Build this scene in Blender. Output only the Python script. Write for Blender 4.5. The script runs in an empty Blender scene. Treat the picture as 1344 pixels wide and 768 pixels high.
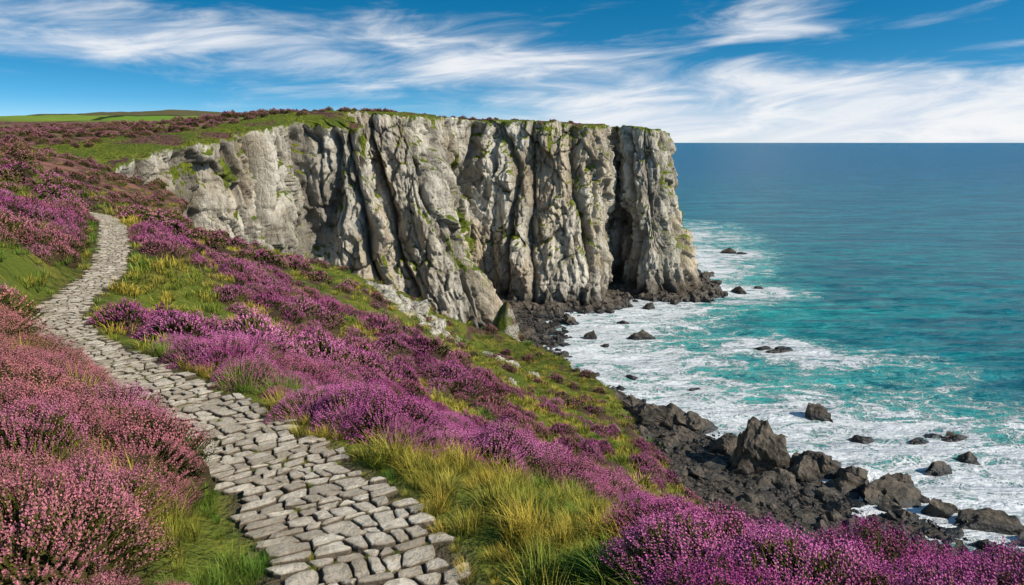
import bpy, math, numpy as np, time
from mathutils import Vector
import bmesh
T00=time.time()
rng=np.random.default_rng(7)
scene=bpy.context.scene
H=60.0
# ------------------------------------------------------------------ noise
_p=rng.permutation(256); PERM=np.concatenate([_p,_p,_p])
_g=rng.normal(size=(256,3)); GR=_g/np.linalg.norm(_g,axis=1)[:,None]
def perlin(x,y,z=0.0):
    x,y,z=np.broadcast_arrays(np.asarray(x,float),np.asarray(y,float),np.asarray(z,float))
    xi=np.floor(x).astype(int);yi=np.floor(y).astype(int);zi=np.floor(z).astype(int)
    xf=x-xi;yf=y-yi;zf=z-zi
    xi&=255;yi&=255;zi&=255
    f=lambda t:t*t*t*(t*(t*6-15)+10)
    u,v,w=f(xf),f(yf),f(zf)
    def g(dx,dy,dz):
        h=PERM[PERM[PERM[xi+dx]+yi+dy]+zi+dz]
        G=GR[h]
        return G[...,0]*(xf-dx)+G[...,1]*(yf-dy)+G[...,2]*(zf-dz)
    l=lambda a,b,t:a+(b-a)*t
    return l(l(l(g(0,0,0),g(1,0,0),u),l(g(0,1,0),g(1,1,0),u),v),
             l(l(g(0,0,1),g(1,0,1),u),l(g(0,1,1),g(1,1,1),u),v),w)*1.5
def fbm(x,y,z=0.0,o=4,gain=.5):
    a=1;s=0;x=np.asarray(x,float);y=np.asarray(y,float);z=np.asarray(z,float)
    for i in range(o):
        s=s+a*perlin(x+17.3*i,y+9.1*i,z+5.7*i);x=x*2.03;y=y*2.03;z=z*2.03;a*=gain
    return s
def cells(x,y,z,seed=0):
    x,y,z=np.broadcast_arrays(x,y,z);sh=x.shape;x=x.ravel();y=y.ravel();z=z.ravel()
    xi=np.floor(x).astype(int);yi=np.floor(y).astype(int);zi=np.floor(z).astype(int)
    b=np.full(x.shape,9.);b2=np.full(x.shape,9.);val=np.zeros(x.shape)
    for dx in (-1,0,1):
        for dy in (-1,0,1):
            for dz in (-1,0,1):
                h=PERM[PERM[PERM[(xi+dx+seed)&255]+((yi+dy)&255)]+((zi+dz)&255)]
                h2=PERM[(h+71)&255];h3=PERM[(h+153)&255]
                ex=xi+dx+h/255.-x;ey=yi+dy+h2/255.-y;ez=zi+dz+h3/255.-z
                q=ex*ex+ey*ey+ez*ez
                g=GR[h2]
                k=q<b
                b2=np.where(k,b,np.minimum(b2,q))
                val=np.where(k,h3/255.-.5-(g[:,0]*ex+g[:,1]*ey+g[:,2]*ez)*.9,val);b=np.where(k,q,b)
    return val.reshape(sh),(np.sqrt(b2)-np.sqrt(b)).reshape(sh)
def ss(a,b,x):
    t=np.clip((x-a)/(b-a),0,1);return t*t*(3-2*t)
# ------------------------------------------------------------------ polylines
def seg_dist(x,y,P,closed=False):
    P=np.asarray(P,float);n=len(P);best=np.full(x.shape,1e18);arc=np.zeros(x.shape);side=np.zeros(x.shape)
    m=n if closed else n-1;acc=0
    for i in range(m):
        a=P[i];b=P[(i+1)%n];d=b-a;L2=(d[:2]**2).sum()+1e-12;L=math.sqrt(L2)
        t=np.clip(((x-a[0])*d[0]+(y-a[1])*d[1])/L2,0,1)
        ex=x-a[0]-t*d[0];ey=y-a[1]-t*d[1];q=ex*ex+ey*ey
        k=q<best
        best=np.where(k,q,best);arc=np.where(k,acc+t*L,arc);side=np.where(k,np.sign(d[0]*ey-d[1]*ex),side);acc+=L
    return np.sqrt(best),arc,side
def inside(x,y,P):
    P=np.asarray(P,float);n=len(P);c=np.zeros(x.shape,bool)
    for i in range(n):
        x1,y1=P[i][:2];x2,y2=P[(i+1)%n][:2]
        if y1==y2: continue
        c^=((y1>y)!=(y2>y))&(x<(x2-x1)*(y-y1)/(y2-y1)+x1)
    return c
def sdf(x,y,P):
    d,_,_=seg_dist(x,y,P,True);return np.where(inside(x,y,P),d,-d)
def catmull(P,n):
    P=np.asarray(P,float);Q=np.vstack([2*P[0]-P[1],P,2*P[-1]-P[-2]]);out=[]
    for i in range(1,len(Q)-2):
        for k in range(n):
            t=k/n;p0,p1,p2,p3=Q[i-1],Q[i],Q[i+1],Q[i+2]
            out.append(.5*((2*p1)+(-p0+p2)*t+(2*p0-5*p1+4*p2-p3)*t*t+(-p0+3*p1-3*p2+p3)*t**3))
    out.append(P[-1]);return np.array(out)
# ------------------------------------------------------------------ terrain control
PATH=[(0.9,-3,3.0),(0.3,1,3.1),(-1.03,4.85,3.2),(-2.1,6.8,3.4),(-3.95,9.2,3.6),(-6.3,11.6,3.75),(-9.4,14.8,3.95),(-11.5,18.4,4.1),
      (-13.6,24.3,4.15),(-18.2,33.2,4.2),(-23,41.8,4.5),(-31,54,5.2),(-42,64,5.4)]
def PWf(s): return np.interp(s,[0,9,14,22,70],[.68,.64,.57,.54,.56])
CP=[(x,y,d) for x,y,d in PATH]
CP+=[(-3.5,4.5,3.0),(-6,5,2.85),(-14.2,19.7,3.4),(-9,11,3.1),(-25,33,2.9),(-42,60,1.6),(-60,95,1.5),(-85,120,1.0),(-41.7,72,5.0),
 (-.54,9.2,4.3),(1.6,8.9,4.9),(7.9,32,16),(8,57,21.6),(4,76,26.4),(-3.5,101,29.8),(-13.8,98,20.7),(-23,94,15.3),(-35,90,10.4),(-42,85,7.6),
 (-3.2,17.1,6.1),(-8.5,29,7.1),(-2.25,28.5,10.2),(.8,26.3,10.9),(-10.7,58.6,13),(-18.6,47.3,8),(-2,57.3,19.2),(-23.5,49.8,6.3),
 (0,-5,3.0),(-10,-10,2.2),(10,-8,6),(0,0,3.1),(4,3,3.1),(2,4.5,3.15),(3.1,4.1,3.05),(5,4,3.5),(6,6,5.3),(10,10,10),(20,0,15),(15,25,22),(-30,-30,0),(20,-30,16),
 (4,8,6.3),(3,14,8.4),(3,18,9.7),(6,25,13),(12,32,22),
 (-68,120,5.2),(-65.5,145,1.4),(-57,165,-2),(-43,190,-5.2),(-32,220,-8),(-19,262,-8.8),(8,285,-7),(38,292,-5.5),(59,302,-4.5),
 (-173,250,-3),(-120,250,-4.2),(-69,250,-8),(-60,330,-9),(-110,170,-1.5),
 (-214,500,-19.5),(-340,500,-14),(-138,500,-17.5),(-40,500,-10),(-60,400,-9),(-150,340,-10),(-400,250,-7),(-600,600,-17),(-300,900,-26),(-100,900,-14),
 (30,340,-5),(62,335,-3),(50,380,0),(20,450,2),(0,560,5),(-20,750,5),(-900,900,-25),(-250,100,2),(-500,0,5),(-150,0,3),(-80,40,0.5)]
CP=np.array(CP,float)
def _k(r2): return np.sqrt(r2+6.0)
_n=len(CP);A=np.zeros((_n+3,_n+3))
A[:_n,:_n]=_k((CP[:,None,0]-CP[None,:,0])**2+(CP[:,None,1]-CP[None,:,1])**2)+np.eye(_n)*-0.02
A[:_n,_n]=1;A[:_n,_n+1]=CP[:,0];A[:_n,_n+2]=CP[:,1];A[_n:,:_n]=A[:_n,_n:].T
W=np.linalg.solve(A,np.concatenate([H-CP[:,2],[0,0,0]]))
def rbf(x,y):
    s=W[_n]+W[_n+1]*x+W[_n+2]*y
    for i in range(_n): s=s+W[i]*_k((x-CP[i,0])**2+(y-CP[i,1])**2)
    return s
PC=catmull([(a,b,H-c) for a,b,c in PATH],10)
_pd=np.concatenate([[0],np.cumsum(np.hypot(*np.diff(PC[:,:2],axis=0).T))])
# cliff edge (top, base)
PAIR=[((-76,100),(-58,96)),((-68,120),(-53,116)),((-66,143),(-52,139)),((-57,163),(-38,154)),((-53,182),(-43,178)),((-37,186),(-20,174)),
((-45,208),(-35,206)),((-31,214),(-3,206)),((-24,234),(1,222)),((-27,262),(-18,263)),((-15,279),(-8,278)),((5,280),(1,266)),((20,282),(22,263)),
((35,286),(37,270)),((41,311),(43,307)),((50,293),(55,280)),((60,301),(73,285)),((66,315),(79,300)),((64,335),(81,330)),((55,380),(80,380)),((35,450),(60,460)),((0,560),(30,565))]
TOPL=[p[0] for p in PAIR];BASL=[p[1] for p in PAIR]
TOE=[(90,-80),(60,-60),(48,-20),(40,0),(34,15),(29,35),(26,57),(26,80),(24,100),(14,116),(0,124),(-20,118),(-38,108),(-52,108)]+TOPL[1:]+[(-60,750),(-200,1600),(-1600,1600),(-1600,-80)]
WAT=[(110,-80),(92,0),(90,50),(84,85),(76,97),(68,104),(62,112),(55,120),(46,130),(37,149),(23,170),(15,187),(12,201),(14,216),(13,234),(17,250),(28,262),(41,275),(49,282),(60,279),(75,283),(82,298),(84,330),(84,390),(64,460),(34,570),(-20,760),(-160,1700),(-1700,1700),(-1700,-80)]
def top(x,y):
    r=np.hypot(x,y)
    z=rbf(x,y)
    z=z+ss(40,120,r)*fbm(x/40,y/40,3.3,3)*1.2+fbm(x/9,y/9,1.1,3)*.45*ss(4,30,r)+fbm(x/2.2,y/2.2,8.8,2)*.10
    z=z+ss(350,600,y)*fbm(x/160,y/160,6.1,3)*5
    return z
def ground(x,y,full=False):
    x=np.asarray(x,float);y=np.asarray(y,float)
    z=top(x,y)
    near=(x>-60)&(x<8)&(y>-8)&(y<75)
    pd=np.full(x.shape,99.);side=np.zeros(x.shape)
    if near.any():
        d,arc,sd=seg_dist(x[near],y[near],PC[::2])
        pz=np.interp(arc,_pd,PC[:,2]);zz=z[near]
        d=d+.74-PWf(arc)
        w=1-ss(.80,1.9,d)
        zz=zz+0.16*ss(.8,1.4,d)*(1-ss(1.6,3.5,d))
        z[near]=zz*(1-w)+(pz-0.03)*w;pd[near]=d;side[near]=sd
    d=sdf(x,y,TOE)
    cl=np.maximum(ss(112,128,y),ss(-40,-52,x))
    k=2.1+12*cl;de=d-6.5*ss(118,132,y)
    zf=2.0+k*de+fbm(x/7,y/7,4.4,4)*2.2*(1-cl)
    s=2.0;h=np.clip(.5+.5*(zf-z)/s,0,1);zl=zf*(1-h)+z*h-s*h*(1-h)
    dw=sdf(x,y,WAT)
    zb=np.where(dw>0,2.4*dw/(dw+np.clip(-d,0,None)+.01),0.12*dw)
    zb=np.maximum(zb,-6)+fbm(x/5,y/5,2.2,4)*.55
    zz=np.where(de>0,np.maximum(zl,2.0),zb)
    if full: return zz,d,dw,pd,side,z
    return zz
# ------------------------------------------------------------------ masks
GB=[(-3.0,10.9,.9),(.24,7.4,1.0),(-.5,6.6,.7),(.3,5.6,.7),(1.1,7.6,.6),(-11,22.3,1.6),(-12.2,25.5,1.6),(-14.5,20.5,1.3),(-20.5,36,1.4),(-9.4,19.2,.7)]
HB=[(1.9,4.5,.9),(3.2,4.4,1.6),(4.4,4.3,1.4),(2.6,5.2,1.0),(-5,9.5,1.6),(-7.5,9.5,2.5),(-.8,9.3,1.2),(.3,9.5,1.2),(-1.9,9.2,.8),(1.3,10.0,1.2),(1.9,7.0,.9),(-2.2,11.6,1.2),(-4.4,14.6,1.6),(-6.8,17,1.6),(-8.2,16.5,1.0),(-16,31,3),(-1.7,14.5,2),(0,12,1.2),
    (-4.2,5.2,1.0),(-5.6,6.5,1.6),(-3.6,4.2,.8),(-12.5,13,3),(-17,22,3)]
def hmask(x,y,pd,side,z,d):
    r=np.hypot(x,y)
    m=.56+.85*fbm(x/3.6,y/5,31.,3)+.32*perlin(x/1.4,y/1.4,5.)
    for bx,by,br in GB: m=m-1.1*np.exp(-((x-bx)**2+(y-by)**2)/br**2)
    for bx,by,br in HB: m=m+.65*np.exp(-((x-bx)**2+(y-by)**2)/br**2)
    drop=H-z
    m=m-.30*ss(9,14,drop)*ss(15,30,r)-.1*ss(60,90,r)*ss(6,10,drop)
    m=m-1.5*(1-ss(.95,1.25,pd))
    m=m-.45*(1-ss(1.2,1.6,pd))*(side>0)
    m=m-.8*ss(12,3,d)*(y>118)
    m=m-1.2*ss(330,380,y)
    return m
# ------------------------------------------------------------------ helpers
def new_obj(name,me,mat=None,smooth=True,link=True):
    o=bpy.data.objects.new(name,me)
    if mat: me.materials.append(mat)
    me.polygons.foreach_set('use_smooth',np.full(len(me.polygons),smooth,bool))
    if link: scene.collection.objects.link(o)
    return o
def mesh_np(name,V,F,attrs=None):
    me=bpy.data.meshes.new(name);V=np.ascontiguousarray(V,dtype=np.float32);F=np.asarray(F,dtype=np.int32);k=F.shape[1]
    me.vertices.add(len(V));me.vertices.foreach_set('co',V.ravel())
    me.loops.add(F.size);me.loops.foreach_set('vertex_index',F.ravel())
    me.polygons.add(len(F));me.polygons.foreach_set('loop_start',np.arange(0,F.size,k,dtype=np.int32))
    me.polygons.foreach_set('loop_total',np.full(len(F),k,dtype=np.int32))
    me.update(calc_edges=True);me.validate()
    if attrs:
        for n,a in attrs.items():
            at=me.attributes.new(n,'FLOAT','POINT');at.data.foreach_set('value',np.asarray(a,np.float32).ravel())
    return me
def gridF(nu,nv):
    i=np.arange(nu*nv).reshape(nu,nv)
    return np.stack([i[:-1,:-1],i[1:,:-1],i[1:,1:],i[:-1,1:]],-1).reshape(-1,4)
class N:
    def __init__(s,nt): s.nt=nt
    def n(s,t,**kw):
        nd=s.nt.nodes.new(t);ins=kw.pop('ins',{})
        for k,v in kw.items(): setattr(nd,k,v)
        for k,v in ins.items():
            if isinstance(v,bpy.types.NodeSocket): s.nt.links.new(v,nd.inputs[k])
            else: nd.inputs[k].default_value=v
        return nd
    def m(s,op,a,b=0.0,c=0.0,clamp=False):
        return s.n('ShaderNodeMath',operation=op,use_clamp=clamp,ins={0:a,1:b,2:c}).outputs[0]
    def mix(s,f,a,b,bt='MIX'):
        nd=s.nt.nodes.new('ShaderNodeMix');nd.data_type='RGBA';nd.blend_type=bt
        for k,v in ((0,f),(6,a),(7,b)):
            if isinstance(v,bpy.types.NodeSocket): s.nt.links.new(v,nd.inputs[k])
            else: nd.inputs[k].default_value=(v if k==0 else (tuple(v)+(1,))[:4])
        return nd.outputs[2]
    def ss(s,x,a,b,lo=0.,hi=1.):
        return s.n('ShaderNodeMapRange',interpolation_type='SMOOTHSTEP',ins={0:x,1:a,2:b,3:lo,4:hi}).outputs[0]
    def noise(s,vec,scale,detail=4,rough=.55,dist=0.,sc=None):
        if sc is not None: vec=s.n('ShaderNodeVectorMath',operation='MULTIPLY',ins={0:vec,1:sc}).outputs[0]
        return s.n('ShaderNodeTexNoise',ins={'Vector':vec,'Scale':scale,'Detail':detail,'Roughness':rough,'Distortion':dist}).outputs[0]
    def attr(s,name,t='GEOMETRY'):
        return s.n('ShaderNodeAttribute',attribute_type=t,attribute_name=name)
def mat(name):
    m=bpy.data.materials.new(name);m.use_nodes=True;nt=m.node_tree
    b=nt.nodes['Principled BSDF'];return m,N(nt),b,nt
def link(nt,a,b): nt.links.new(a,b)
# ------------------------------------------------------------------ materials
def m_heather():
    m,g,b,nt=mat('heather_material')
    f=g.attr('flower').outputs['Fac'];v=g.attr('var').outputs['Fac'];tint=g.attr('tint','INSTANCER').outputs['Fac']
    rnd=g.n('ShaderNodeObjectInfo').outputs['Random']
    mag=g.mix(rnd,(.46,.070,.28),(.66,.21,.43));dus=g.mix(rnd,(.56,.23,.18),(.46,.15,.20))
    fl=g.mix(tint,mag,dus)
    gr=g.mix(rnd,(.06,.07,.014),(.15,.14,.028))
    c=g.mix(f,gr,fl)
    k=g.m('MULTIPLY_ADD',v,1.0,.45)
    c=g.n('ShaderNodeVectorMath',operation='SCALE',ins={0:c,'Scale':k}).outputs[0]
    link(nt,c,b.inputs['Base Color']);b.inputs['Roughness'].default_value=.8;b.inputs['Specular IOR Level'].default_value=.12
    return m
def m_grass():
    m,g,b,nt=mat('grass_material')
    f=g.attr('flower').outputs['Fac'];v=g.attr('var').outputs['Fac'];tint=g.attr('tint','INSTANCER').outputs['Fac']
    rnd=g.n('ShaderNodeObjectInfo').outputs['Random']
    gold=g.mix(rnd,(.58,.40,.055),(.38,.34,.05));gre=g.mix(rnd,(.09,.20,.018),(.18,.26,.03))
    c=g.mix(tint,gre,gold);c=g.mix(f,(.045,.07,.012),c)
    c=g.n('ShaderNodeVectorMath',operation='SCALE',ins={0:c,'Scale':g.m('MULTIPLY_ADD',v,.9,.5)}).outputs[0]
    link(nt,c,b.inputs['Base Color']);b.inputs['Roughness'].default_value=.6;b.inputs['Specular IOR Level'].default_value=.2
    return m
def m_ground():
    m,g,b,nt=mat('ground_material')
    P=g.n('ShaderNodeNewGeometry');pos=P.outputs['Position'];nz=g.n('ShaderNodeSeparateXYZ',ins={0:P.outputs['Normal']}).outputs[2]
    he=g.attr('heather').outputs['Fac'];be=g.attr('beach').outputs['Fac'];fi=g.attr('field').outputs['Fac'];so=g.attr('soil').outputs['Fac'];mo=g.attr('moor').outputs['Fac']
    n1=g.noise(pos,.35,5,.6);n2=g.noise(pos,3.,5,.65);n3=g.noise(pos,.06,5,.6)
    gr=g.mix(g.ss(n1,.38,.62),(.08,.115,.016),(.24,.20,.038));gr=g.mix(g.ss(n2,.4,.65),gr,(.055,.07,.014))
    gr=g.mix(g.m('MULTIPLY',g.ss(n3,.45,.6),.6),gr,(.15,.19,.025))
    hc=g.mix(g.ss(n2,.4,.6),(.045,.04,.018),(.13,.06,.06));hc=g.mix(g.ss(n1,.45,.65),hc,(.15,.10,.05))
    c=g.mix(he,gr,hc)
    mc=g.mix(g.ss(g.noise(pos,.5,8,.75),.40,.60),(.07,.045,.035),(.30,.14,.11))
    mc=g.mix(g.ss(g.noise(pos,.035,6,.6),.50,.58),mc,(.17,.22,.035))
    c=g.mix(mo,c,mc)
    fn=g.n('ShaderNodeTexVoronoi',ins={'Vector':pos,'Scale':.010});fv=g.n('ShaderNodeSeparateColor',ins={0:fn.outputs['Color']}).outputs[0]
    fc=g.mix(fv,(.13,.29,.022),(.24,.30,.05));fc=g.mix(g.ss(fv,.78,.80),fc,(.14,.12,.05))
    fe=g.n('ShaderNodeTexVoronoi',feature='DISTANCE_TO_EDGE',ins={'Vector':pos,'Scale':.010}).outputs[0]
    fc=g.mix(g.ss(fe,.035,.015),fc,(.03,.05,.012))
    c=g.mix(fi,c,fc)
    rock=g.mix(g.ss(n2,.35,.6),(.12,.10,.08),(.42,.39,.33))
    c=g.mix(g.m('MULTIPLY',g.ss(nz,.62,.42),g.ss(n1,.45,.6)),c,rock)
    bc=g.mix(g.ss(g.noise(pos,1.6,7,.75),.4,.6),(.028,.024,.02),(.13,.11,.09))
    c=g.mix(be,c,bc);c=g.mix(so,c,g.mix(n2,(.055,.042,.027),(.16,.125,.08)))
    link(nt,c,b.inputs['Base Color']);b.inputs['Roughness'].default_value=.95;b.inputs['Specular IOR Level'].default_value=.1
    h=g.m('ADD',g.noise(pos,5.,5,.7),g.m('MULTIPLY',g.noise(pos,.9,5,.75),2.5))
    bp=g.n('ShaderNodeBump',ins={'Strength':.7,'Distance':.3,'Height':h});link(nt,bp.outputs[0],b.inputs['Normal'])
    return m
def m_cliff():
    m,g,b,nt=mat('limestone_cliff_material')
    P=g.n('ShaderNodeNewGeometry');pos=P.outputs['Position'];S=g.n('ShaderNodeSeparateXYZ',ins={0:P.outputs['Normal']});nz=S.outputs[2]
    z=g.n('ShaderNodeSeparateXYZ',ins={0:pos}).outputs[2]
    lip=g.attr('lip').outputs['Fac'];cav=g.attr('cav').outputs['Fac'];gra=g.attr('grassy').outputs['Fac']
    a=g.noise(pos,.10,7,.62,.6,sc=(1,1,.4));s=g.noise(pos,.55,7,.7,.4,sc=(1,1,.16));f=g.noise(pos,1.3,7,.75,.3,sc=(1,1,.7))
    st=g.noise(pos,.5,5,.7,.5,sc=(.12,.12,1.6))
    c=g.mix(g.ss(a,.35,.60),(.50,.435,.345),(.90,.83,.70))
    c=g.mix(g.m('MULTIPLY',g.ss(s,.52,.70),.56),c,(.27,.23,.175))
    c=g.mix(g.m('MULTIPLY',g.ss(f,.56,.68),.60),c,(.21,.175,.135))
    c=g.mix(g.m('MULTIPLY',g.ss(st,.56,.66),.38),c,(.35,.30,.225))
    c=g.mix(g.m('MULTIPLY',g.ss(g.noise(pos,.045,5,.6),.49,.62),.48),c,(.60,.45,.27))
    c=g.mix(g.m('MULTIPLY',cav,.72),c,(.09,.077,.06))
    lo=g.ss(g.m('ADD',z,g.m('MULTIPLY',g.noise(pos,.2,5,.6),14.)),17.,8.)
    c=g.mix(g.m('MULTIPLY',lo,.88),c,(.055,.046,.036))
    gn=g.noise(pos,.07,5,.65);gf=g.noise(pos,.5,6,.7)
    gm=g.m('MULTIPLY',g.ss(g.m('ADD',g.m('ADD',g.m('MULTIPLY',nz,.55),g.m('MULTIPLY',gn,1.2)),g.m('MULTIPLY',gf,.35)),1.09,1.17),g.ss(z,12.,22.))
    gm=g.m('MAXIMUM',gm,g.ss(g.m('ADD',gra,g.m('MULTIPLY',gf,.6)),.63,.75))
    gm=g.m('MAXIMUM',gm,g.ss(g.m('ADD',lip,g.m('MULTIPLY',g.noise(pos,.3,5,.7),.7)),.82,.94),clamp=True)
    gc=g.mix(g.ss(f,.4,.6),(.07,.11,.014),(.25,.27,.03));gc=g.mix(g.ss(a,.45,.6),gc,(.13,.17,.025))
    hc=g.mix(g.ss(f,.42,.6),(.08,.05,.035),(.26,.13,.10));gc=g.mix(g.m('MULTIPLY',g.ss(g.noise(pos,.07,4),.50,.60),g.ss(lip,.9,1.)),gc,hc)
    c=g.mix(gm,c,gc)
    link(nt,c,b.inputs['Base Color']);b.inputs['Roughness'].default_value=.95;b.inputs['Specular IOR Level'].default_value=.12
    vo=g.n('ShaderNodeTexVoronoi',feature='DISTANCE_TO_EDGE',ins={'Vector':g.n('ShaderNodeVectorMath',operation='MULTIPLY',ins={0:pos,1:(1,1,.45)}).outputs[0],'Scale':.55}).outputs[0]
    h=g.m('ADD',g.m('MULTIPLY',f,2.2),g.m('ADD',g.m('MULTIPLY',s,1.7),g.m('MULTIPLY',g.ss(vo,0.,.12),.35)));h=g.m('ADD',h,g.m('MULTIPLY',st,.8))
    bp=g.n('ShaderNodeBump',ins={'Strength':.85,'Distance':.6,'Height':h});link(nt,bp.outputs[0],b.inputs['Normal'])
    return m
def m_rock(name,c1,c2,sc,wet=True):
    m,g,b,nt=mat(name)
    P=g.n('ShaderNodeNewGeometry');pos=P.outputs['Position'];z=g.n('ShaderNodeSeparateXYZ',ins={0:pos}).outputs[2]
    n=g.noise(pos,sc,7,.7,.4);c=g.mix(g.ss(n,.38,.62),c1,c2)
    c=g.mix(g.m('MULTIPLY',g.ss(g.noise(pos,sc*3,5,.7),.5,.65),.5),c,tuple(v*.4 for v in c1))
    if wet:
        c=g.mix(g.ss(z,1.8,.5),c,(.015,.014,.013));link(nt,g.ss(z,1.8,.5,.85,.35),b.inputs['Roughness'])
    else: b.inputs['Roughness'].default_value=.9
    link(nt,c,b.inputs['Base Color'])
    h=g.m('ADD',n,g.m('MULTIPLY',g.noise(pos,sc*4,6,.7),.4))
    bp=g.n('ShaderNodeBump',ins={'Strength':.9,'Distance':.25/sc,'Height':h});link(nt,bp.outputs[0],b.inputs['Normal'])
    return m
def m_stone():
    m,g,b,nt=mat('paving_stone_material')
    pos=g.n('ShaderNodeNewGeometry').outputs['Position'];r=g.attr('rnd').outputs['Fac'];e=g.attr('edge').outputs['Fac']
    c=g.mix(r,(.46,.38,.285),(.86,.75,.59))
    c=g.mix(g.m('MULTIPLY',g.ss(g.noise(pos,9,7,.75),.45,.65),.55),c,(.33,.265,.185))
    c=g.mix(g.m('MULTIPLY',g.ss(g.noise(pos,1.6,6,.7),.48,.62),.5),c,(.32,.255,.17))
    c=g.mix(g.m('MULTIPLY',g.ss(g.noise(pos,28,4,.7),.55,.66),.55),c,(.17,.135,.095))
    c=g.mix(g.m('MULTIPLY',e,.9),c,(.08,.06,.04))
    link(nt,c,b.inputs['Base Color']);b.inputs['Roughness'].default_value=.85;b.inputs['Specular IOR Level'].default_value=.2
    h=g.m('ADD',g.noise(pos,7,7,.7),g.m('MULTIPLY',g.noise(pos,40,4,.7),.3))
    bp=g.n('ShaderNodeBump',ins={'Strength':.9,'Distance':.05,'Height':h});link(nt,bp.outputs[0],b.inputs['Normal'])
    return m
def m_sea():
    m,g,b,nt=mat('sea_water_material')
    pos=g.n('ShaderNodeNewGeometry').outputs['Position'];fo=g.attr('foam').outputs['Fac'];sh=g.attr('shallow').outputs['Fac']
    y=g.n('ShaderNodeSeparateXYZ',ins={0:pos}).outputs[1]
    big=g.noise(pos,.012,4,.6,.3,sc=(.6,1.6,1))
    deep=g.mix(g.ss(y,200.,1800.),(.001,.22,.255),(.002,.13,.29))
    deep=g.mix(g.m('MULTIPLY',g.ss(big,.38,.65),.55),deep,(.001,.13,.20))
    c=g.mix(sh,deep,g.mix(g.ss(g.noise(pos,.09,5,.6,.5),.42,.62),(.002,.32,.28),(.05,.57,.48)))
    w1=g.noise(pos,.085,6,.6,.5,sc=(.45,1.8,1));w2=g.noise(pos,.45,6,.65,.3,sc=(.7,1.6,1));w3=g.noise(pos,.022,3,.5,.3,sc=(.45,2.,1))
    c=g.mix(g.m('MULTIPLY',g.ss(w2,.48,.64),.5),c,g.mix(sh,(.01,.35,.44),(.07,.60,.53)))
    c=g.mix(g.m('MULTIPLY',g.ss(w1,.54,.38),.65),c,(.001,.080,.13))
    c=g.mix(g.m('MULTIPLY',g.ss(w3,.54,.36),.5),c,(.001,.090,.15))
    wv=g.n('ShaderNodeVectorMath',operation='ADD',ins={0:pos,1:g.n('ShaderNodeVectorMath',operation='SCALE',ins={0:g.n('ShaderNodeTexNoise',ins={'Vector':pos,'Scale':.16,'Detail':4.}).outputs[1],'Scale':7.}).outputs[0]}).outputs[0]
    vo=g.n('ShaderNodeTexVoronoi',feature='DISTANCE_TO_EDGE',ins={'Vector':wv,'Scale':.32}).outputs[0]
    vo2=g.n('ShaderNodeTexVoronoi',feature='DISTANCE_TO_EDGE',ins={'Vector':wv,'Scale':.95}).outputs[0]
    lace=g.m('MAXIMUM',g.ss(vo,.16,.0),g.m('MULTIPLY',g.ss(vo2,.18,.0),.8))
    fn=g.noise(pos,.10,9,.70,1.4,sc=(.7,1.35,1))
    t=g.m('ADD',g.m('ADD',g.m('MULTIPLY_ADD',fn,2.3,-.64),g.m('MULTIPLY',lace,.24)),g.m('MULTIPLY',fo,.40))
    fm=g.ss(t,.80,1.06);fm=g.m('MULTIPLY',fm,g.ss(fo,.04,.22))
    wc=g.m('MULTIPLY',g.ss(g.noise(pos,.26,8,.7,1.0,sc=(.4,1.7,1)),.69,.76),g.ss(y,900.,150.))
    fm=g.m('MAXIMUM',fm,g.m('MULTIPLY',wc,.7),clamp=True)
    halo=g.m('MULTIPLY',g.ss(t,.50,.86),g.ss(fo,.04,.3))
    c=g.mix(g.m('MULTIPLY',halo,.6),c,(.18,.68,.60))
    c=g.mix(fm,c,(.86,.89,.90))
    link(nt,c,b.inputs['Base Color']);link(nt,g.m('MULTIPLY_ADD',fm,.6,.25),b.inputs['Roughness']);b.inputs['IOR'].default_value=1.33
    link(nt,g.m('MULTIPLY_ADD',fm,-.15,.26),b.inputs['Specular IOR Level'])
    h=g.m('ADD',g.m('MULTIPLY',w1,6.0),g.m('ADD',g.m('MULTIPLY',w2,1.4),g.m('MULTIPLY',w3,9.)));h=g.m('ADD',h,g.m('MULTIPLY',fm,.7))
    bp=g.n('ShaderNodeBump',ins={'Strength':1.,'Distance':1.1,'Height':h});link(nt,bp.outputs[0],b.inputs['Normal'])
    return m
MH,MG,MT,MC,MS,MW=m_heather(),m_grass(),m_ground(),m_cliff(),m_stone(),m_sea()
MR=m_rock('shore_rock_material',(.048,.038,.029),(.155,.125,.092),.6)
MLS=m_rock('limestone_rock_material',(.20,.18,.14),(.60,.55,.46),.9,False)
# ------------------------------------------------------------------ terrain mesh
nx,ny=540,640
xs=-5+7*np.sinh(np.linspace(-math.asinh(1200/7),math.asinh(165/7),nx))
ys=8+8*np.sinh(np.linspace(-math.asinh(45/8),math.asinh(1500/8),ny))
X,Y=np.meshgrid(xs,ys,indexing='ij')
X,Y=X.ravel(),Y.ravel()
Z,D,DW,PD,SD,ZT=ground(X,Y,True)
R=np.hypot(X,Y)
hm=hmask(X,Y,PD,SD,Z,D)
beach=ss(6,3,Z+fbm(X/6,Y/6,9.,3)*2)
field=ss(300,345,Y+15*perlin(X/60,Y/60,1.))*ss(-10,-60,X)
moor=ss(75,110,R)*(1-field)*ss(48,55,Z)
me=mesh_np('ground',np.stack([X,Y,Z],1),gridF(nx,ny),{'heather':ss(.4,.6,hm),'beach':beach,'field':field,'moor':moor,'soil':1-ss(.74,.98,PD+.12*perlin(X*2,Y*2,3.))})
new_obj('ground',me,MT)
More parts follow.
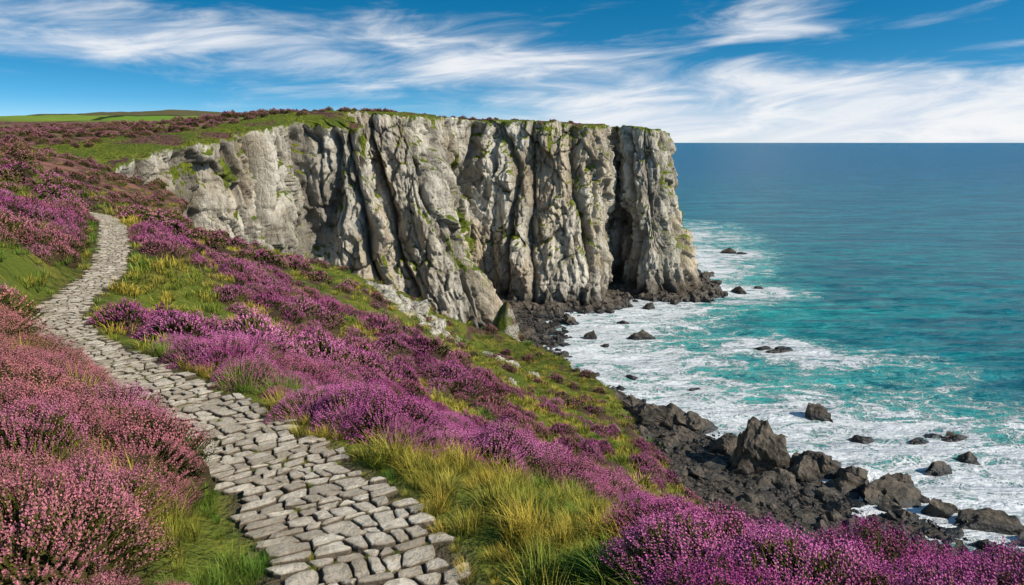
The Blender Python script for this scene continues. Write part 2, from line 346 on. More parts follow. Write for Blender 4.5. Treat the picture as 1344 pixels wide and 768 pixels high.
# ------------------------------------------------------------------ cliff
n0=24
TC=catmull(TOPL,n0);BC=catmull(BASL,n0)
arc=np.concatenate([[0],np.cumsum(np.hypot(*np.diff(BC,axis=0).T)+.35*np.hypot(*np.diff(TC,axis=0).T))])
NU,NV,NL=1500,210,24
brk=arc[19*n0]
uu=np.concatenate([np.linspace(0,brk,NU-60,endpoint=False),np.linspace(brk,arc[-1],60)])
tc=np.stack([np.interp(uu,arc,TC[:,i]) for i in (0,1)],1);bc=np.stack([np.interp(uu,arc,BC[:,i]) for i in (0,1)],1)
def nrm(c,w):
    t=np.gradient(c,axis=0);t/=np.linalg.norm(t,axis=1)[:,None]+1e-9;k=np.ones(w)/w
    t=np.stack([np.convolve(np.pad(t[:,i],w//2,mode='edge'),k,'valid') for i in (0,1)],1);t/=np.linalg.norm(t,axis=1)[:,None];return np.stack([t[:,1],-t[:,0]],1)
nor=nrm((tc+bc)/2,47);nort=nrm(tc,111)
zt=top(tc[:,0],tc[:,1])+.2+fbm(uu/6,0*uu,2.,3)*1.0
v=np.linspace(0,1,NV);UU,VV=np.meshgrid(uu,v,indexing='ij')
prof=(1-VV)**1.15
prof=prof+.06*np.sin(VV*9+3*perlin(UU/25,VV*2,1.))*np.sin(np.pi*VV)
PX=tc[:,0,None]+(bc-tc)[:,0,None]*prof;PY=tc[:,1,None]+(bc-tc)[:,1,None]*prof;PZ=-3+(zt[:,None]+3)*VV
env=ss(1.0,.95,VV)*.6+.4
warp=7*perlin(UU/30,PZ/32,7.)+2.5*perlin(UU/9,PZ/11,17.)
g1=np.clip(1-np.abs(perlin((UU+warp)/22,PZ/75,3.))*3.0,0,1)**2
g2=np.clip(1-np.abs(perlin((UU+warp)/9,PZ/26,13.))*3.2,0,1)**2*(.35+.9*np.clip(.5+perlin(UU/20,PZ/18,41.),0,1))
g3=np.clip(1-np.abs(fbm((UU+warp)/3,PZ/8,23.,2))*3.0,0,1)**2
disp=-4.3*g1-1.3*g2-.4*g3+2.8*fbm(PX/20,PY/20,PZ/30,2)
wx,wy,wz=PX+1.5*perlin(PX/6,PY/6,PZ/6),PY+1.5*perlin(PX/6,PY/6,PZ/6+9),PZ+1.5*perlin(PX/6+5,PY/6,PZ/6)
ca,ea=cells(wx/8.5,wy/8.5,wz/20);cb,eb=cells(wx/3.4,wy/3.4,wz/7.5,40);cc_,ec=cells(PX/1.3,PY/1.3,PZ/2.2,90)
disp+=2.7*ca+1.2*cb+.42*cc_+.5*fbm(PX/3,PY/3,PZ/4.5,3,.6)-.4*ss(.10,.0,eb)-.5*ss(.07,0,ea)
led=PZ/9+1.3*fbm(PX/14,PY/14,PZ/30,2);fr=led-np.floor(led);disp+=.6*(1-fr)*ss(.0,.12,fr)-.3
disp*=env
disp+=2.2*ss(.12,.0,VV)
PX=PX+nor[:,0,None]*disp;PY=PY+nor[:,1,None]*disp
lf=VV**np.where(UU>arc[7*n0],8,14)*.56
def ga(iu,wu,v0,v1,lean=0):
    s0=arc[int(iu*n0)];return np.exp(-((UU-s0-lean*(1-VV))/wu)**2)*ss(v0-.08,v0+.05,VV)*ss(v1+.08,v1-.05,VV)
grassy=ga(8.8,2.6,.45,.95,8)+ga(9.6,2,.3,.85)+ga(13.7,2.4,.2,.75,6)+.9*ga(5.,3.0,.87,.99)+ga(7.2,1.8,.36,.52)+ga(8.1,1.8,.30,.47)+ga(16.6,3.2,.78,.98)+ga(17,2.2,.4,.62)+.9*ga(11.6,2.2,.82,.98)+.8*ga(2.6,3,.84,.97)
dl=np.linspace(0,1,NL+1)[1:];LX=PX[:,-1:]-nort[:,0,None]*dl*19;LY=PY[:,-1:]-nort[:,1,None]*dl*19
LZ=top(LX.ravel(),LY.ravel()).reshape(LX.shape)+.35-1.3*ss(.78,1,dl)+.25*fbm(LX/1.6,LY/1.6,4.,3)
w=ss(0,.30,dl)[None,:];LZ=(PZ[:,-1:]+.35*np.sqrt(dl))*(1-w)+LZ*w
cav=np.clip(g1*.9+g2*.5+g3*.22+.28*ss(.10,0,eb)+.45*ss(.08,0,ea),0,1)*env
VX=np.hstack([PX,LX]);VY=np.hstack([PY,LY]);VZ=np.hstack([PZ,LZ])
zr=np.zeros_like(LX)
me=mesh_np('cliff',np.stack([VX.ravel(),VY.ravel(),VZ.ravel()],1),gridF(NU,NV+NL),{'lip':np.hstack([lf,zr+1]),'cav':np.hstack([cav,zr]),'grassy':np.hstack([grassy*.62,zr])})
new_obj('limestone_cliff',me,MC)
# ------------------------------------------------------------------ sea
ROCKS=[ # x,y,sx,sy,sz, pointiness
(47,128,9,6.5,10,.55),(34,149,10,6.5,7.2,.45),(29.5,152,7,5,4.6,.3),(40,147,6.4,4.6,4.8,.35),(65,116,8.5,5.6,5.4,.35),(57,127,7.6,5,5,.35),(61.5,123,6.2,4.6,4.2,.3),(68,120,5,3.8,3,.25),
(52.5,123,5.4,4.8,4,.25),(76,107,8.4,3.6,3.9,.15),(23,165,6,4,3.2,.25),(40.5,221,6,4,3.2,.25),(25,222,4,3,2.4,.25),(20,240,5,4,3,.2),(119.5,401,8,4.4,4,.25),(126,398,4,2.5,2,.2),(93,292,5.5,4,3,.25),
(80,208,7,3,2,.1),(75,210,4,2.4,1.5,.2),(68,154,5.6,4,3.6,.35),(91.7,142,3.8,2.6,2.2,.3),(83,140,3.6,2.4,1.9,.2),(71.6,141,3.8,2.6,2,.2),(88,143,3,2,1.5,.2),
(44,139,4.8,3.8,3.2,.3),(50,136,3.8,3,2.2,.3),(28,158,4,3,2.6,.3),(71,111,5,3.6,3,.25),(58,118.5,5.4,4.4,3.3,.2),(16,250,4,3,2.4,.3),(88,310,4.5,4,4,.4),(86,300,4,3,3,.4),(90,330,4,3,3,.4),(48,120,5,4.4,3.4,.2),(42,135,4.5,4,4,.25),(78,290,5,4,5,.4),(60,276,5,4,3.4,.3),
(53,129,4,3,3,.2),(69,115,3.4,3,2,.2),(61,119,3.8,3,2.8,.2),(81,103,4.4,2.8,2.2,.2),(54,116,4,3.4,2.6,.2),(64,109,4,3,2.2,.2),(36,141,4,3.4,2.8,.2),
(45,172,3.4,2.4,1.6,.2),(38,240,3.4,2.4,1.8,.2),(50,262,4,3,2.2,.2),(28,212,2.8,2,1.4,.2),(80,127,4.8,2.8,2.3,.25),(93,118,4,2.4,1.7,.2),(103,300,3,2,1.4,.2),(31,182,2.6,2,1.4,.2),(87.6,131,3.4,2.2,1.7,.2),(38,262,4,3,2.4,.3),(67,278,4,3,3,.3),(83,292,4,3,2.6,.3)]
xs=50+45*np.sinh(np.linspace(-math.asinh(2200),math.asinh(2200),620))
ys=150+45*np.sinh(np.linspace(-math.asinh(250/45),math.asinh(2600),520))
SX,SY=np.meshgrid(xs,ys,indexing='ij');SX,SY=SX.ravel(),SY.ravel()
far=np.hypot(SX-50,SY-150)>700
dw=np.full(SX.shape,900.);dw[~far]=-sdf(SX[~far],SY[~far],WAT)
foam=1.1*np.exp(-np.clip(dw,0,None)/9)
for x,y,r,s in [(85,125,26,.9),(100,112,22,.75),(74,135,18,.75),(58,146,16,.75),(95,150,22,.45),(38,185,18,.7),(48,200,18,.55),(26,205,14,.8),(26,228,14,.7),(38,250,20,.85),(60,262,18,.8),(52,235,18,.5),
                (80,208,14,1.2),(88,202,11,.9),(72,213,8,.6),(95,290,15,1.05),(108,292,12,.85),(118,402,22,1.1),(100,380,24,.9),(98,345,20,1.0),(120,470,34,.95),(120,540,40,.6),(66,110,14,.5),(95,92,20,.7),(52,142,12,.6),(44,165,14,.6),(75,170,16,.35),(110,190,16,.3)]:
    foam+=s*np.exp(-((SX-x)**2+(SY-y)**2)/r**2)
for r in ROCKS: foam+=.5*np.exp(-((SX-r[0]-1)**2+(SY-r[1])**2)/(r[2]*1.2)**2)
foam=np.clip(foam,0,1.2)*(~far)
shal=np.clip(np.exp(-np.clip(dw-5,0,None)/48)*1.15,0,1)
am=np.exp(-(np.hypot(SX-50,SY-150)/260)**2)
SZ=am*(.6*fbm(SX/18+.4*SY/16,SY/8,1.5,3)+.18*fbm(SX/3.5,SY/3,2.5,2))-.05
me=mesh_np('sea',np.stack([SX,SY,SZ],1),gridF(620,520),{'foam':foam,'shallow':shal})
new_obj('sea',me,MW)
# ------------------------------------------------------------------ rocks
def rock_mesh(name,seed,sub=4,point=.3,nz=.12,planes=12):
    r=np.random.default_rng(seed);bm=bmesh.new();bmesh.ops.create_icosphere(bm,subdivisions=sub,radius=1)
    me=bpy.data.meshes.new(name);bm.to_mesh(me);bm.free()
    V=np.zeros(len(me.vertices)*3,np.float32);me.vertices.foreach_get('co',V);V=V.reshape(-1,3).astype(float)
    ax=r.normal(size=2)*.45
    f=1-point*.9*np.clip(V[:,2],0,1);V[:,0]=V[:,0]*f+ax[0]*V[:,2]*point;V[:,1]=V[:,1]*f+ax[1]*V[:,2]*point
    o=seed*3.7
    k=1+nz*fbm(V[:,0]*1.3+o,V[:,1]*1.3,V[:,2]*1.3,3,.6);V*=k[:,None]
    for i in range(planes):
        n=r.normal(size=3);n[2]=abs(n[2])*.7+.02;n/=np.linalg.norm(n);dd=r.uniform(.42,.85)
        s=V@n-dd;V-=np.where(s>0,s,0)[:,None]*n
    ca,ea=cells(V[:,0]*1.7+o,V[:,1]*1.7,V[:,2]*1.7)
    V*=(1+.20*ca+.09*fbm(V[:,0]*3+o,V[:,1]*3,V[:,2]*3,4,.6)+.04*np.abs(perlin(V[:,0]*7,V[:,1]*7+o,V[:,2]*7)))[:,None]
    me.vertices.foreach_set('co',V.astype(np.float32).ravel());me.update();return me
for i,(x,y,sx,sy,sz,pt) in enumerate(ROCKS):
    me=rock_mesh('sea_rock',100+i,5 if sx>4 else 4,pt,.38,16)
    o=new_obj('sea_rock',me,MR,smooth=False)
    zz=min(float(ground(np.array([x]),np.array([y]))[0]),.6);zz=max(zz,-.3)
    o.location=(x,y,zz);o.scale=(sx*.95,sy*.95,sz*1.15);o.rotation_euler=(0,0,rng.uniform(-.4,.4))
def tcoll(name,objs):
    c=bpy.data.collections.new(name)
    for o in objs: c.objects.link(o)
    return c
def scatter(name,pts,rot,scl,tint,coll):
    me=bpy.data.meshes.new(name);me.vertices.add(len(pts));me.vertices.foreach_set('co',np.asarray(pts,np.float32).ravel())
    a=me.attributes.new('rot','FLOAT_VECTOR','POINT');a.data.foreach_set('vector',np.asarray(rot,np.float32).ravel())
    a=me.attributes.new('scl','FLOAT_VECTOR','POINT');a.data.foreach_set('vector',np.asarray(scl,np.float32).ravel())
    a=me.attributes.new('tint','FLOAT','POINT');a.data.foreach_set('value',np.asarray(tint,np.float32).ravel())
    o=bpy.data.objects.new(name,me);scene.collection.objects.link(o)
    ng=bpy.data.node_groups.new(name+'_scatter','GeometryNodeTree')
    ng.interface.new_socket('Geometry',in_out='INPUT',socket_type='NodeSocketGeometry');ng.interface.new_socket('Geometry',in_out='OUTPUT',socket_type='NodeSocketGeometry')
    n=ng.nodes;L=ng.links.new
    gi=n.new('NodeGroupInput');go=n.new('NodeGroupOutput');ip=n.new('GeometryNodeInstanceOnPoints');ci=n.new('GeometryNodeCollectionInfo')
    ci.inputs['Collection'].default_value=coll;ci.inputs['Separate Children'].default_value=True;ci.inputs['Reset Children'].default_value=True
    ra=n.new('GeometryNodeInputNamedAttribute');ra.data_type='FLOAT_VECTOR';ra.inputs['Name'].default_value='rot'
    sa=n.new('GeometryNodeInputNamedAttribute');sa.data_type='FLOAT_VECTOR';sa.inputs['Name'].default_value='scl'
    er=n.new('FunctionNodeEulerToRotation')
    L(gi.outputs[0],ip.inputs['Points']);L(ci.outputs[0],ip.inputs['Instance']);ip.inputs['Pick Instance'].default_value=True
    L(ra.outputs[0],er.inputs[0]);L(er.outputs[0],ip.inputs['Rotation']);L(sa.outputs[0],ip.inputs['Scale']);L(ip.outputs[0],go.inputs[0])
    md=o.modifiers.new('scatter','NODES');md.node_group=ng
    return o
def jit(x0,x1,y0,y1,c):
    gx,gy=np.meshgrid(np.arange(x0,x1,c),np.arange(y0,y1,c),indexing='ij');gx=gx.ravel();gy=gy.ravel()
    return gx+rng.uniform(-.5,.5,gx.size)*c,gy+rng.uniform(-.5,.5,gx.size)*c
def ring(r0,r1,c):
    x,y=jit(-r1*.8,min(r1*.85,90),-2,r1,c);r=np.hypot(x,y)
    k=(r>r0)&(r<=r1)&(np.abs(x)<y*.92+3.0);return x[k],y[k]
rk=[new_obj('rock_piece',rock_mesh('rp',i,3,.25,.3,12),MR,smooth=False,link=False) for i in range(6)]
RC=tcoll('beach_rock_pieces',rk)
P=[];S=[]
for c,s0,s1 in ((1.3,.3,.9),(3.4,.8,2.7)):
    x,y=jit(-15,100,88,300,c)
    z,d,dw_,_,_,_=ground(x,y,True)
    k=(dw_>-4.5-3*perlin(x/6,y/6,2.))&(d<2.5)&(z<4.5)&(z>-1.0);x,y,z=x[k],y[k],z[k]
    s=rng.uniform(0,1,x.size)**2*(s1-s0)+s0
    P.append(np.stack([x,y,z],1));S.append(np.stack([s*rng.uniform(.8,1.3,s.size),s*rng.uniform(.8,1.3,s.size),s*rng.uniform(.5,.9,s.size)],1))
q=np.linspace(0,1,640);bb=BC[:19*n0]
x=np.interp(q,np.linspace(0,1,len(bb)),bb[:,0])+rng.uniform(-2,7,640);y=np.interp(q,np.linspace(0,1,len(bb)),bb[:,1])-rng.uniform(-2,8,640)
s=rng.uniform(.8,3.4,640);P.append(np.stack([x,y,0*x+.4],1));S.append(np.stack([s,s,s*.8],1))
P=np.vstack(P);S=np.vstack(S);Rr=np.stack([rng.uniform(-.3,.3,len(P)),rng.uniform(-.3,.3,len(P)),rng.uniform(0,6.28,len(P))],1)
scatter('beach_rocks',P,Rr,S,np.zeros(len(P)),RC)
lk=[new_obj('outcrop_piece',rock_mesh('lp',50+i,5,.1,.6,9),MLS,smooth=False,link=False) for i in range(4)]
LC=tcoll('outcrop_pieces',lk)
px=np.concatenate([rng.normal(-11,2.4,40),rng.normal(-13.5,2,18),rng.uniform(-8,4,9)]);py=np.concatenate([rng.normal(82,7,40),rng.normal(93,3,18),rng.uniform(60,98,9)])
pz=ground(px,py);s=rng.uniform(.5,1.8,px.size)
scatter('limestone_outcrop',np.stack([px,py,pz-.3*s],1),np.stack([rng.uniform(-.3,.3,px.size),.5+0*px,rng.uniform(-2,2,px.size)],1),np.stack([s*1.2,s*1.1,s*.8],1),0*px,LC)
# ------------------------------------------------------------------ heather clumps
def quadsF(n): return np.arange(n*4).reshape(n,4)
def clump(name,seed,nsp,nfl,fs,flen,Rr=.52,Hh=.50):
    r=np.random.default_rng(seed)
    rad=np.sqrt(r.uniform(0,1,nsp))*Rr;a=r.uniform(0,6.283,nsp)
    lob=1+.16*np.sin(a*3+seed)+.1*np.sin(a*5+2*seed)
    tx=rad*np.cos(a)*lob;ty=rad*np.sin(a)*lob
    hh=Hh*np.sqrt(np.clip(1-(rad/Rr)**2*.97,0,1))*(1+.28*perlin(tx*4.5+seed,ty*4.5,.5))*r.uniform(.86,1.08,nsp)+.02
    tip=np.stack([tx,ty,hh],1)
    dr=tip*np.array([1.4,1.4,1.0])+np.array([0,0,.22])+r.normal(size=(nsp,3))*.07;dr/=np.linalg.norm(dr,axis=1)[:,None]
    L=flen*r.uniform(.7,1.25,nsp)
    V=[];A=[];B=[]
    t=np.tile(np.linspace(0,1,nfl),(nsp,1))+r.uniform(-.04,.04,(nsp,nfl))
    cen=tip[:,None,:]-dr[:,None,:]*(L[:,None]*(1-t))[...,None]
    ph=t*22+r.uniform(0,6,nsp)[:,None]
    e1=np.cross(dr,np.array([.3,.9,.1]));e1/=np.linalg.norm(e1,axis=1)[:,None]+1e-6;e2=np.cross(dr,e1)
    o=(np.cos(ph)[...,None]*e1[:,None]+np.sin(ph)[...,None]*e2[:,None])
    wd=fs*(1.05-.55*t)
    side=np.cross(o,dr[:,None,:])
    upv=dr[:,None,:]*.75+o*.65
    c0=cen+o*(wd*.15)[...,None]
    q=np.stack([c0-side*(wd*.5)[...,None],c0+side*(wd*.5)[...,None],c0+side*(wd*.28)[...,None]+upv*(wd*1.25)[...,None],c0-side*(wd*.28)[...,None]+upv*(wd*1.25)[...,None]],2)
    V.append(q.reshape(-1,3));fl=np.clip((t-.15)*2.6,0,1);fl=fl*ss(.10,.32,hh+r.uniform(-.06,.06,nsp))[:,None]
    A.append(np.repeat(fl.ravel(),4));B.append(np.repeat((r.uniform(0,1,(nsp,nfl))*.6+.4*r.uniform(0,1,nsp)[:,None]-.35*ss(.30,.08,hh)[:,None]).ravel(),4))  # random floret tone, plus mound shade painted darker on the low spikes
    ns=nsp//2;cs=tip[:ns]-dr[:ns]*(L[:ns,None]*r.uniform(.9,1.5,(ns,1)));w=fs*.9
    q=np.stack([cs-dr[:ns]*.12-e1[:ns]*w*.5,cs-dr[:ns]*.12+e1[:ns]*w*.5,cs+dr[:ns]*.04+e1[:ns]*w*.4,cs+dr[:ns]*.04-e1[:ns]*w*.4],1)
    V.append(q.reshape(-1,3));A.append(np.zeros(ns*4));B.append(np.repeat(r.uniform(0,.6,ns),4))
    phv=np.linspace(-.7,1.45,7)
    def core(i,j):
        p=phv[i];q=(j%12)/12*6.2832;return [Rr*.80*math.cos(p)*math.cos(q),Rr*.80*math.cos(p)*math.sin(q),Hh*.74*math.sin(p)-.04]
    C=[[core(i,j),core(i,j+1),core(i+1,j+1),core(i+1,j)] for i in range(6) for j in range(12)]
    C=np.array(C).reshape(-1,3);V.append(C);A.append(np.full(len(C),.12));B.append(np.full(len(C),-.10))  # core kept dark: the clump's inner shade is put into its colour
    V=np.vstack(V)
    me=mesh_np(name,V,quadsF(len(V)//4),{'flower':np.concatenate(A),'var':np.concatenate(B)})
    return new_obj(name,me,MH,smooth=False,link=False)
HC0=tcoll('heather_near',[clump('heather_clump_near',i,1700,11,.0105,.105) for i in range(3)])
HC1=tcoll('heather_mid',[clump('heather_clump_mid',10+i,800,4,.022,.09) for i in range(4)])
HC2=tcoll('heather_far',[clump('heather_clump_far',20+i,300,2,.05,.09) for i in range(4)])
def tuft(name,seed,nb,hgt,wd,spread,seg=4):
    r=np.random.default_rng(seed);a=r.uniform(0,6.283,nb);rb=np.sqrt(r.uniform(0,1,nb))*spread
    b=np.stack([rb*np.cos(a),rb*np.sin(a),0*a-.03],1);ln=hgt*r.uniform(.55,1.15,nb);a2=a+r.normal(size=nb)*.7
    out=np.stack([np.cos(a2),np.sin(a2),0*a],1);sd=np.stack([-np.sin(a2),np.cos(a2),0*a],1);bend=r.uniform(.2,1.0,nb)
    V=[];A=[];B=[];vr=r.uniform(0,1,nb)
    def pt(t): return b+out*(ln*bend*t*t*.8)[:,None]+np.array([0,0,1])*(ln*(t-.45*bend*t*t))[:,None]
    for k in range(seg):
        t0,t1=k/seg,(k+1)/seg;w0=wd*(1-t0*.9)*.5;w1=wd*(1-t1*.9)*.5;p0,p1=pt(t0),pt(t1)
        V.append(np.stack([p0-sd*w0,p0+sd*w0,p1+sd*w1,p1-sd*w1],1).reshape(-1,3))
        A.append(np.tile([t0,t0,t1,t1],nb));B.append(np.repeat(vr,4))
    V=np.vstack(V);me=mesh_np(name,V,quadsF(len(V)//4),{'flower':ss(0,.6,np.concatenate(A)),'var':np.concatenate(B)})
    return new_obj(name,me,MG,smooth=False,link=False)
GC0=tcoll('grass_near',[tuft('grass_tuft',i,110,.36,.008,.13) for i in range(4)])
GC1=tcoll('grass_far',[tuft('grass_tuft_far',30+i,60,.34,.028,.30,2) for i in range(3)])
def rz(n,t=.12): return np.stack([rng.uniform(-t,t,n),rng.uniform(-t,t,n),rng.uniform(0,6.28,n)],1)
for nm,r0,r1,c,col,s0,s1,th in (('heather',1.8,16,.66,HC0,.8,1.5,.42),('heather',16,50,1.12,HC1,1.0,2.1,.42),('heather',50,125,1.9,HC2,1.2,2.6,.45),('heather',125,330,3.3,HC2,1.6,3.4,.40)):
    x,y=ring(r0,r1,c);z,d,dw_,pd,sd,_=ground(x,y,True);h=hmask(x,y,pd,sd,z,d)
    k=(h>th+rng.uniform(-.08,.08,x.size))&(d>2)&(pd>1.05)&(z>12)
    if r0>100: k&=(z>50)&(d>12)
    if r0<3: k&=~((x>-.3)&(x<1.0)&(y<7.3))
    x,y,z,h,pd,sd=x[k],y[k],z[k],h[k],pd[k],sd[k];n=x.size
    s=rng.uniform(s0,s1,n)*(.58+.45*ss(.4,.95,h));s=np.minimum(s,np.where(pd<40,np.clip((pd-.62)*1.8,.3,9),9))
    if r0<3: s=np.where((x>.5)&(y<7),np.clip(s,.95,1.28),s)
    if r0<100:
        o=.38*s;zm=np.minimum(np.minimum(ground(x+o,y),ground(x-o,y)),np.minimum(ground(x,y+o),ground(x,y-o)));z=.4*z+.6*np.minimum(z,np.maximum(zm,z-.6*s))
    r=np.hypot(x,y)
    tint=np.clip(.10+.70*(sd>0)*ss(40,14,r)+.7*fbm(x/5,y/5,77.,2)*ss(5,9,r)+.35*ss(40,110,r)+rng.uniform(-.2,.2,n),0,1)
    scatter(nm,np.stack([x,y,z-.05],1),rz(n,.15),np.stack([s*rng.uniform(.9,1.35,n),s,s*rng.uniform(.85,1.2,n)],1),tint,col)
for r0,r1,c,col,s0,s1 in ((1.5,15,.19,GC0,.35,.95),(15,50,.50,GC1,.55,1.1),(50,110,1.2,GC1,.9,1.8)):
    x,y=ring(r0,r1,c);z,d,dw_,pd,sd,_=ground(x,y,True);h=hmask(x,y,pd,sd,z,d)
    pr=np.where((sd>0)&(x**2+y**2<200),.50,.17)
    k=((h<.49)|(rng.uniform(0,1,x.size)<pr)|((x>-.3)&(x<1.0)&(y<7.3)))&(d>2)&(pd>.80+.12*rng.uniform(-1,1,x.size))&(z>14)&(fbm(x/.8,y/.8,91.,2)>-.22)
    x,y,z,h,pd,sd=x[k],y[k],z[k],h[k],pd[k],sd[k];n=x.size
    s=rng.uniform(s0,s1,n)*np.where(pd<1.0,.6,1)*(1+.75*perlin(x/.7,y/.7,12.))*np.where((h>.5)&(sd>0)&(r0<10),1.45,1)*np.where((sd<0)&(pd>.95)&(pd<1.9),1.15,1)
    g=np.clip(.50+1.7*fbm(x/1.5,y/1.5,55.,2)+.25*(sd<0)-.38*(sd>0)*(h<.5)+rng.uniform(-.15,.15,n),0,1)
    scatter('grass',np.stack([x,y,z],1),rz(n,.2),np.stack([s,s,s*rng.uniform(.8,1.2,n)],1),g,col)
# ------------------------------------------------------------------ stone path
tot=_pd[-1]-8
def P_at(s,u):
    x=np.interp(s,_pd,PC[:,0]);y=np.interp(s,_pd,PC[:,1]);z=np.interp(s,_pd,PC[:,2])
    e=.15;tx=np.interp(s+e,_pd,PC[:,0])-np.interp(s-e,_pd,PC[:,0]);ty=np.interp(s+e,_pd,PC[:,1])-np.interp(s-e,_pd,PC[:,1]);l=math.hypot(tx,ty)+1e-9
    return np.array([x-ty/l*u,y+tx/l*u,z])
SV=[];SF=[];SR=[];SE=[];GP=[]
r=np.random.default_rng(3)
def rowline(i,s,u): return s+.11*float(perlin(u*1.3+3,i*1.7,.5))+.05*float(perlin(u*4,i*2.3,1.5))
rows=[1.0]
while rows[-1]<tot: rows.append(rows[-1]+r.uniform(.12,.23))
for i in range(len(rows)-1):
    s0,s1=rows[i],rows[i+1];PW=float(PWf(s0));wL=-PW+r.uniform(-.15,.12);wR=PW+r.uniform(-.12,.15)
    cuts=[wL]
    while cuts[-1]<wR-.38: cuts.append(cuts[-1]+r.uniform(.11,.30))
    cuts.append(wR)
    sk=[r.uniform(-.04,.04) for _ in cuts]
    for j in range(len(cuts)-1):
        a,b=cuts[j],cuts[j+1]
        if b-a<.09: continue
        q=np.array([(rowline(i,s0,a),a-sk[j]),(rowline(i,s0,b),b-sk[j+1]),(rowline(i+1,s1,b),b+sk[j+1]),(rowline(i+1,s1,a),a+sk[j])])
        if min(q[2][0]-q[1][0],q[3][0]-q[0][0])<.05: continue
        ce=q.mean(0);poly=[]
        for kq in range(4):
            p,pn=q[kq],q[(kq+1)%4];e=pn-p
            for t in (r.uniform(.07,.27),.5,1-r.uniform(.07,.27)):
                pp=p+e*t;pp=pp+(pp-ce)*(r.uniform(-.10,.05) if t==.5 else r.uniform(-.10,.05));poly.append(pp)
        poly=np.array(poly);gap=r.uniform(.004,.013)
        if r.uniform()<.24: GP.append(P_at(q[0][0],q[0][1]))
        dv=poly-ce;ln=np.maximum(np.linalg.norm(dv,axis=1)[:,None],.035);outer=poly-dv/ln*gap
        inn=ce+(outer-ce)*(1-.011/ln);in2=ce+(outer-ce)*.6
        th=r.uniform(-.014,.012);tl=r.uniform(-.055,.055,2);base=len(SV)
        for pl,zo,ed in ((outer,-.07,1),(outer,.002,.95),(inn,.013,.25),(in2,.016,0)):
            for pp in pl:
                w=P_at(pp[0],pp[1]);zz=zo+((th+float((pp-ce)@tl)+r.uniform(-.003,.003)) if zo>0 else 0);SV.append((w[0],w[1],w[2]+zz));SE.append(ed)
        w=P_at(ce[0],ce[1]);SV.append((w[0],w[1],w[2]+.016+th+r.uniform(-.004,.004)));SE.append(0)
        SR+= [r.uniform()]*49
        for rg in range(3):
            for kq in range(12):
                k1=(kq+1)%12;SF.append((base+rg*12+kq,base+rg*12+k1,base+rg*12+12+k1,base+rg*12+12+kq))
        for kq in range(12): SF.append((base+36+kq,base+36+(kq+1)%12,base+48))
me=bpy.data.meshes.new('stone_path');me.from_pydata(SV,[],SF)
for n,a in (('rnd',SR),('edge',SE)):
    at=me.attributes.new(n,'FLOAT','POINT');at.data.foreach_set('value',np.array(a,np.float32))
bm=bmesh.new();bm.from_mesh(me);bmesh.ops.recalc_face_normals(bm,faces=bm.faces);bm.to_mesh(me);bm.free()
new_obj('stone_path',me,MS,smooth=False)
GP=np.array(GP);GP[:,2]-=.02;gs=rng.uniform(.10,.26,len(GP))
scatter('grass',GP,rz(len(GP),.2),np.stack([gs,gs,gs],1),rng.uniform(.1,.7,len(GP)),GC0)
# ------------------------------------------------------------------ light, sky
el=math.radians(36);az=math.radians(112)   # azimuth clockwise from +Y
S=Vector((math.sin(az)*math.cos(el),math.cos(az)*math.cos(el),math.sin(el)))
ld=bpy.data.lights.new('sun','SUN');ld.energy=5.0;ld.angle=math.radians(.5);ld.color=(1,.93,.80)
lo=bpy.data.objects.new('sun',ld);scene.collection.objects.link(lo);lo.rotation_euler=(-S).to_track_quat('-Z','Y').to_euler();lo.location=(60,-20,120)
w=bpy.data.worlds.new('World');scene.world=w;w.use_nodes=True;nt=w.node_tree;nt.nodes.clear();g=N(nt)
dirn=g.n('ShaderNodeTexCoord').outputs['Generated']
sp=g.n('ShaderNodeSeparateXYZ',ins={0:dirn});dx,dy,dz=sp.outputs
st=g.n('ShaderNodeVectorMath',operation='MULTIPLY',ins={0:dirn,1:(1,1,2.8)}).outputs[0]
st=g.n('ShaderNodeVectorMath',operation='ADD',ins={0:st,1:(0,0,.05)}).outputs[0]
st=g.n('ShaderNodeVectorMath',operation='NORMALIZE',ins={0:st}).outputs[0]
sky=g.n('ShaderNodeTexSky',sky_type='NISHITA',sun_disc=False,sun_elevation=el,sun_rotation=az,altitude=60,air_density=1.0,dust_density=.3,ozone_density=3.0,ins={'Vector':st}).outputs[0]
sky=g.n('ShaderNodeHueSaturation',ins={'Hue':.485,'Saturation':1.42,'Value':1.30,'Color':sky}).outputs[0]
rot=g.n('ShaderNodeVectorRotate',rotation_type='Y_AXIS',ins={'Vector':dirn,'Angle':math.radians(5)}).outputs[0]
c1=g.noise(rot,2.2,8,.55,1.3,sc=(1,1,8));c2=g.noise(rot,6.,7,.60,1.0,sc=(1,1,5));c3=g.noise(rot,1.3,4,.5,.2,sc=(1,1,6))
cn=g.m('ADD',g.m('MULTIPLY',c1,.60),g.m('MULTIPLY',c2,.40))
bc_=g.m('MULTIPLY_ADD',dx,-.055,.100)
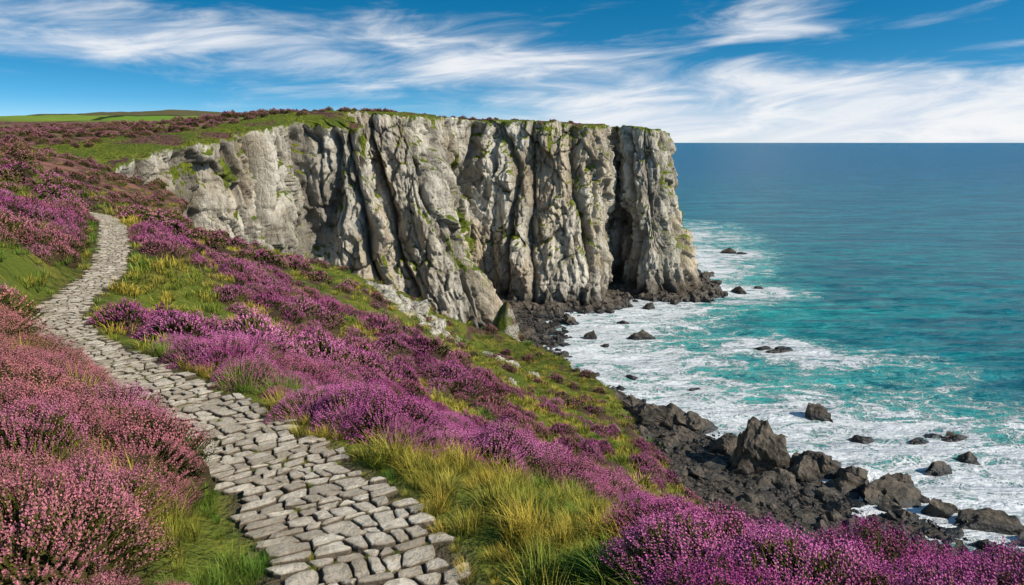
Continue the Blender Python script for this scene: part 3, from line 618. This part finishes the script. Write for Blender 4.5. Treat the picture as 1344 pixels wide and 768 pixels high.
bq=g.m('DIVIDE',g.m('SUBTRACT',dz,bc_),.045);band=g.m('MULTIPLY',g.m('POWER',2.718,g.m('MULTIPLY',g.m('MULTIPLY',bq,bq),-1.)),g.ss(dx,.30,.05))
right=g.m('MULTIPLY',g.ss(dx,-.25,.22),g.ss(dz,.130,.045))
pq=g.m('ADD',g.m('POWER',g.m('ABSOLUTE',g.m('DIVIDE',g.m('SUBTRACT',dx,.32),.075)),2.),g.m('POWER',g.m('ABSOLUTE',g.m('DIVIDE',g.m('SUBTRACT',dz,.140),.022)),2.))
puff=g.m('POWER',2.718,g.m('MULTIPLY',pq,-1.))
cov=g.m('MAXIMUM',g.m('MULTIPLY',band,.21),g.m('MAXIMUM',g.m('MULTIPLY',right,.32),g.m('MULTIPLY',puff,.24)))
cov=g.m('ADD',cov,g.m('MULTIPLY',g.ss(dz,.2,.5),.08))
cl=g.ss(g.m('ADD',g.m('ADD',cn,cov),g.m('MULTIPLY',g.m('SUBTRACT',c3,.5),.25)),.54,.86)
cl=g.m('MULTIPLY',cl,g.ss(dz,-.01,.006),clamp=True)
haze=g.m('MULTIPLY',g.ss(dz,.055,.0),g.ss(dx,-.1,.5,.35,.85))
sky=g.mix(haze,sky,(7.6,8.1,8.8))
cc=g.mix(g.ss(c2,.35,.65),(7.0,7.6,8.7),(9.5,9.5,9.6))
col=g.mix(g.m('MULTIPLY',cl,.9),sky,cc)
bg=g.n('ShaderNodeBackground',ins={'Color':col,'Strength':.1});out=g.n('ShaderNodeOutputWorld',ins={'Surface':bg.outputs[0]})
# ------------------------------------------------------------------ camera
cd=bpy.data.cameras.new('camera');cam=bpy.data.objects.new('camera',cd);scene.collection.objects.link(cam);scene.camera=cam
cam.location=(0,0,H);cam.rotation_euler=(math.radians(90-11.6),0,0);cd.lens=25.71;cd.sensor_width=36;cd.clip_start=.1;cd.clip_end=400000
scene.view_settings.view_transform='Standard';scene.view_settings.look='None';scene.view_settings.exposure=0
print('build time',time.time()-T00)
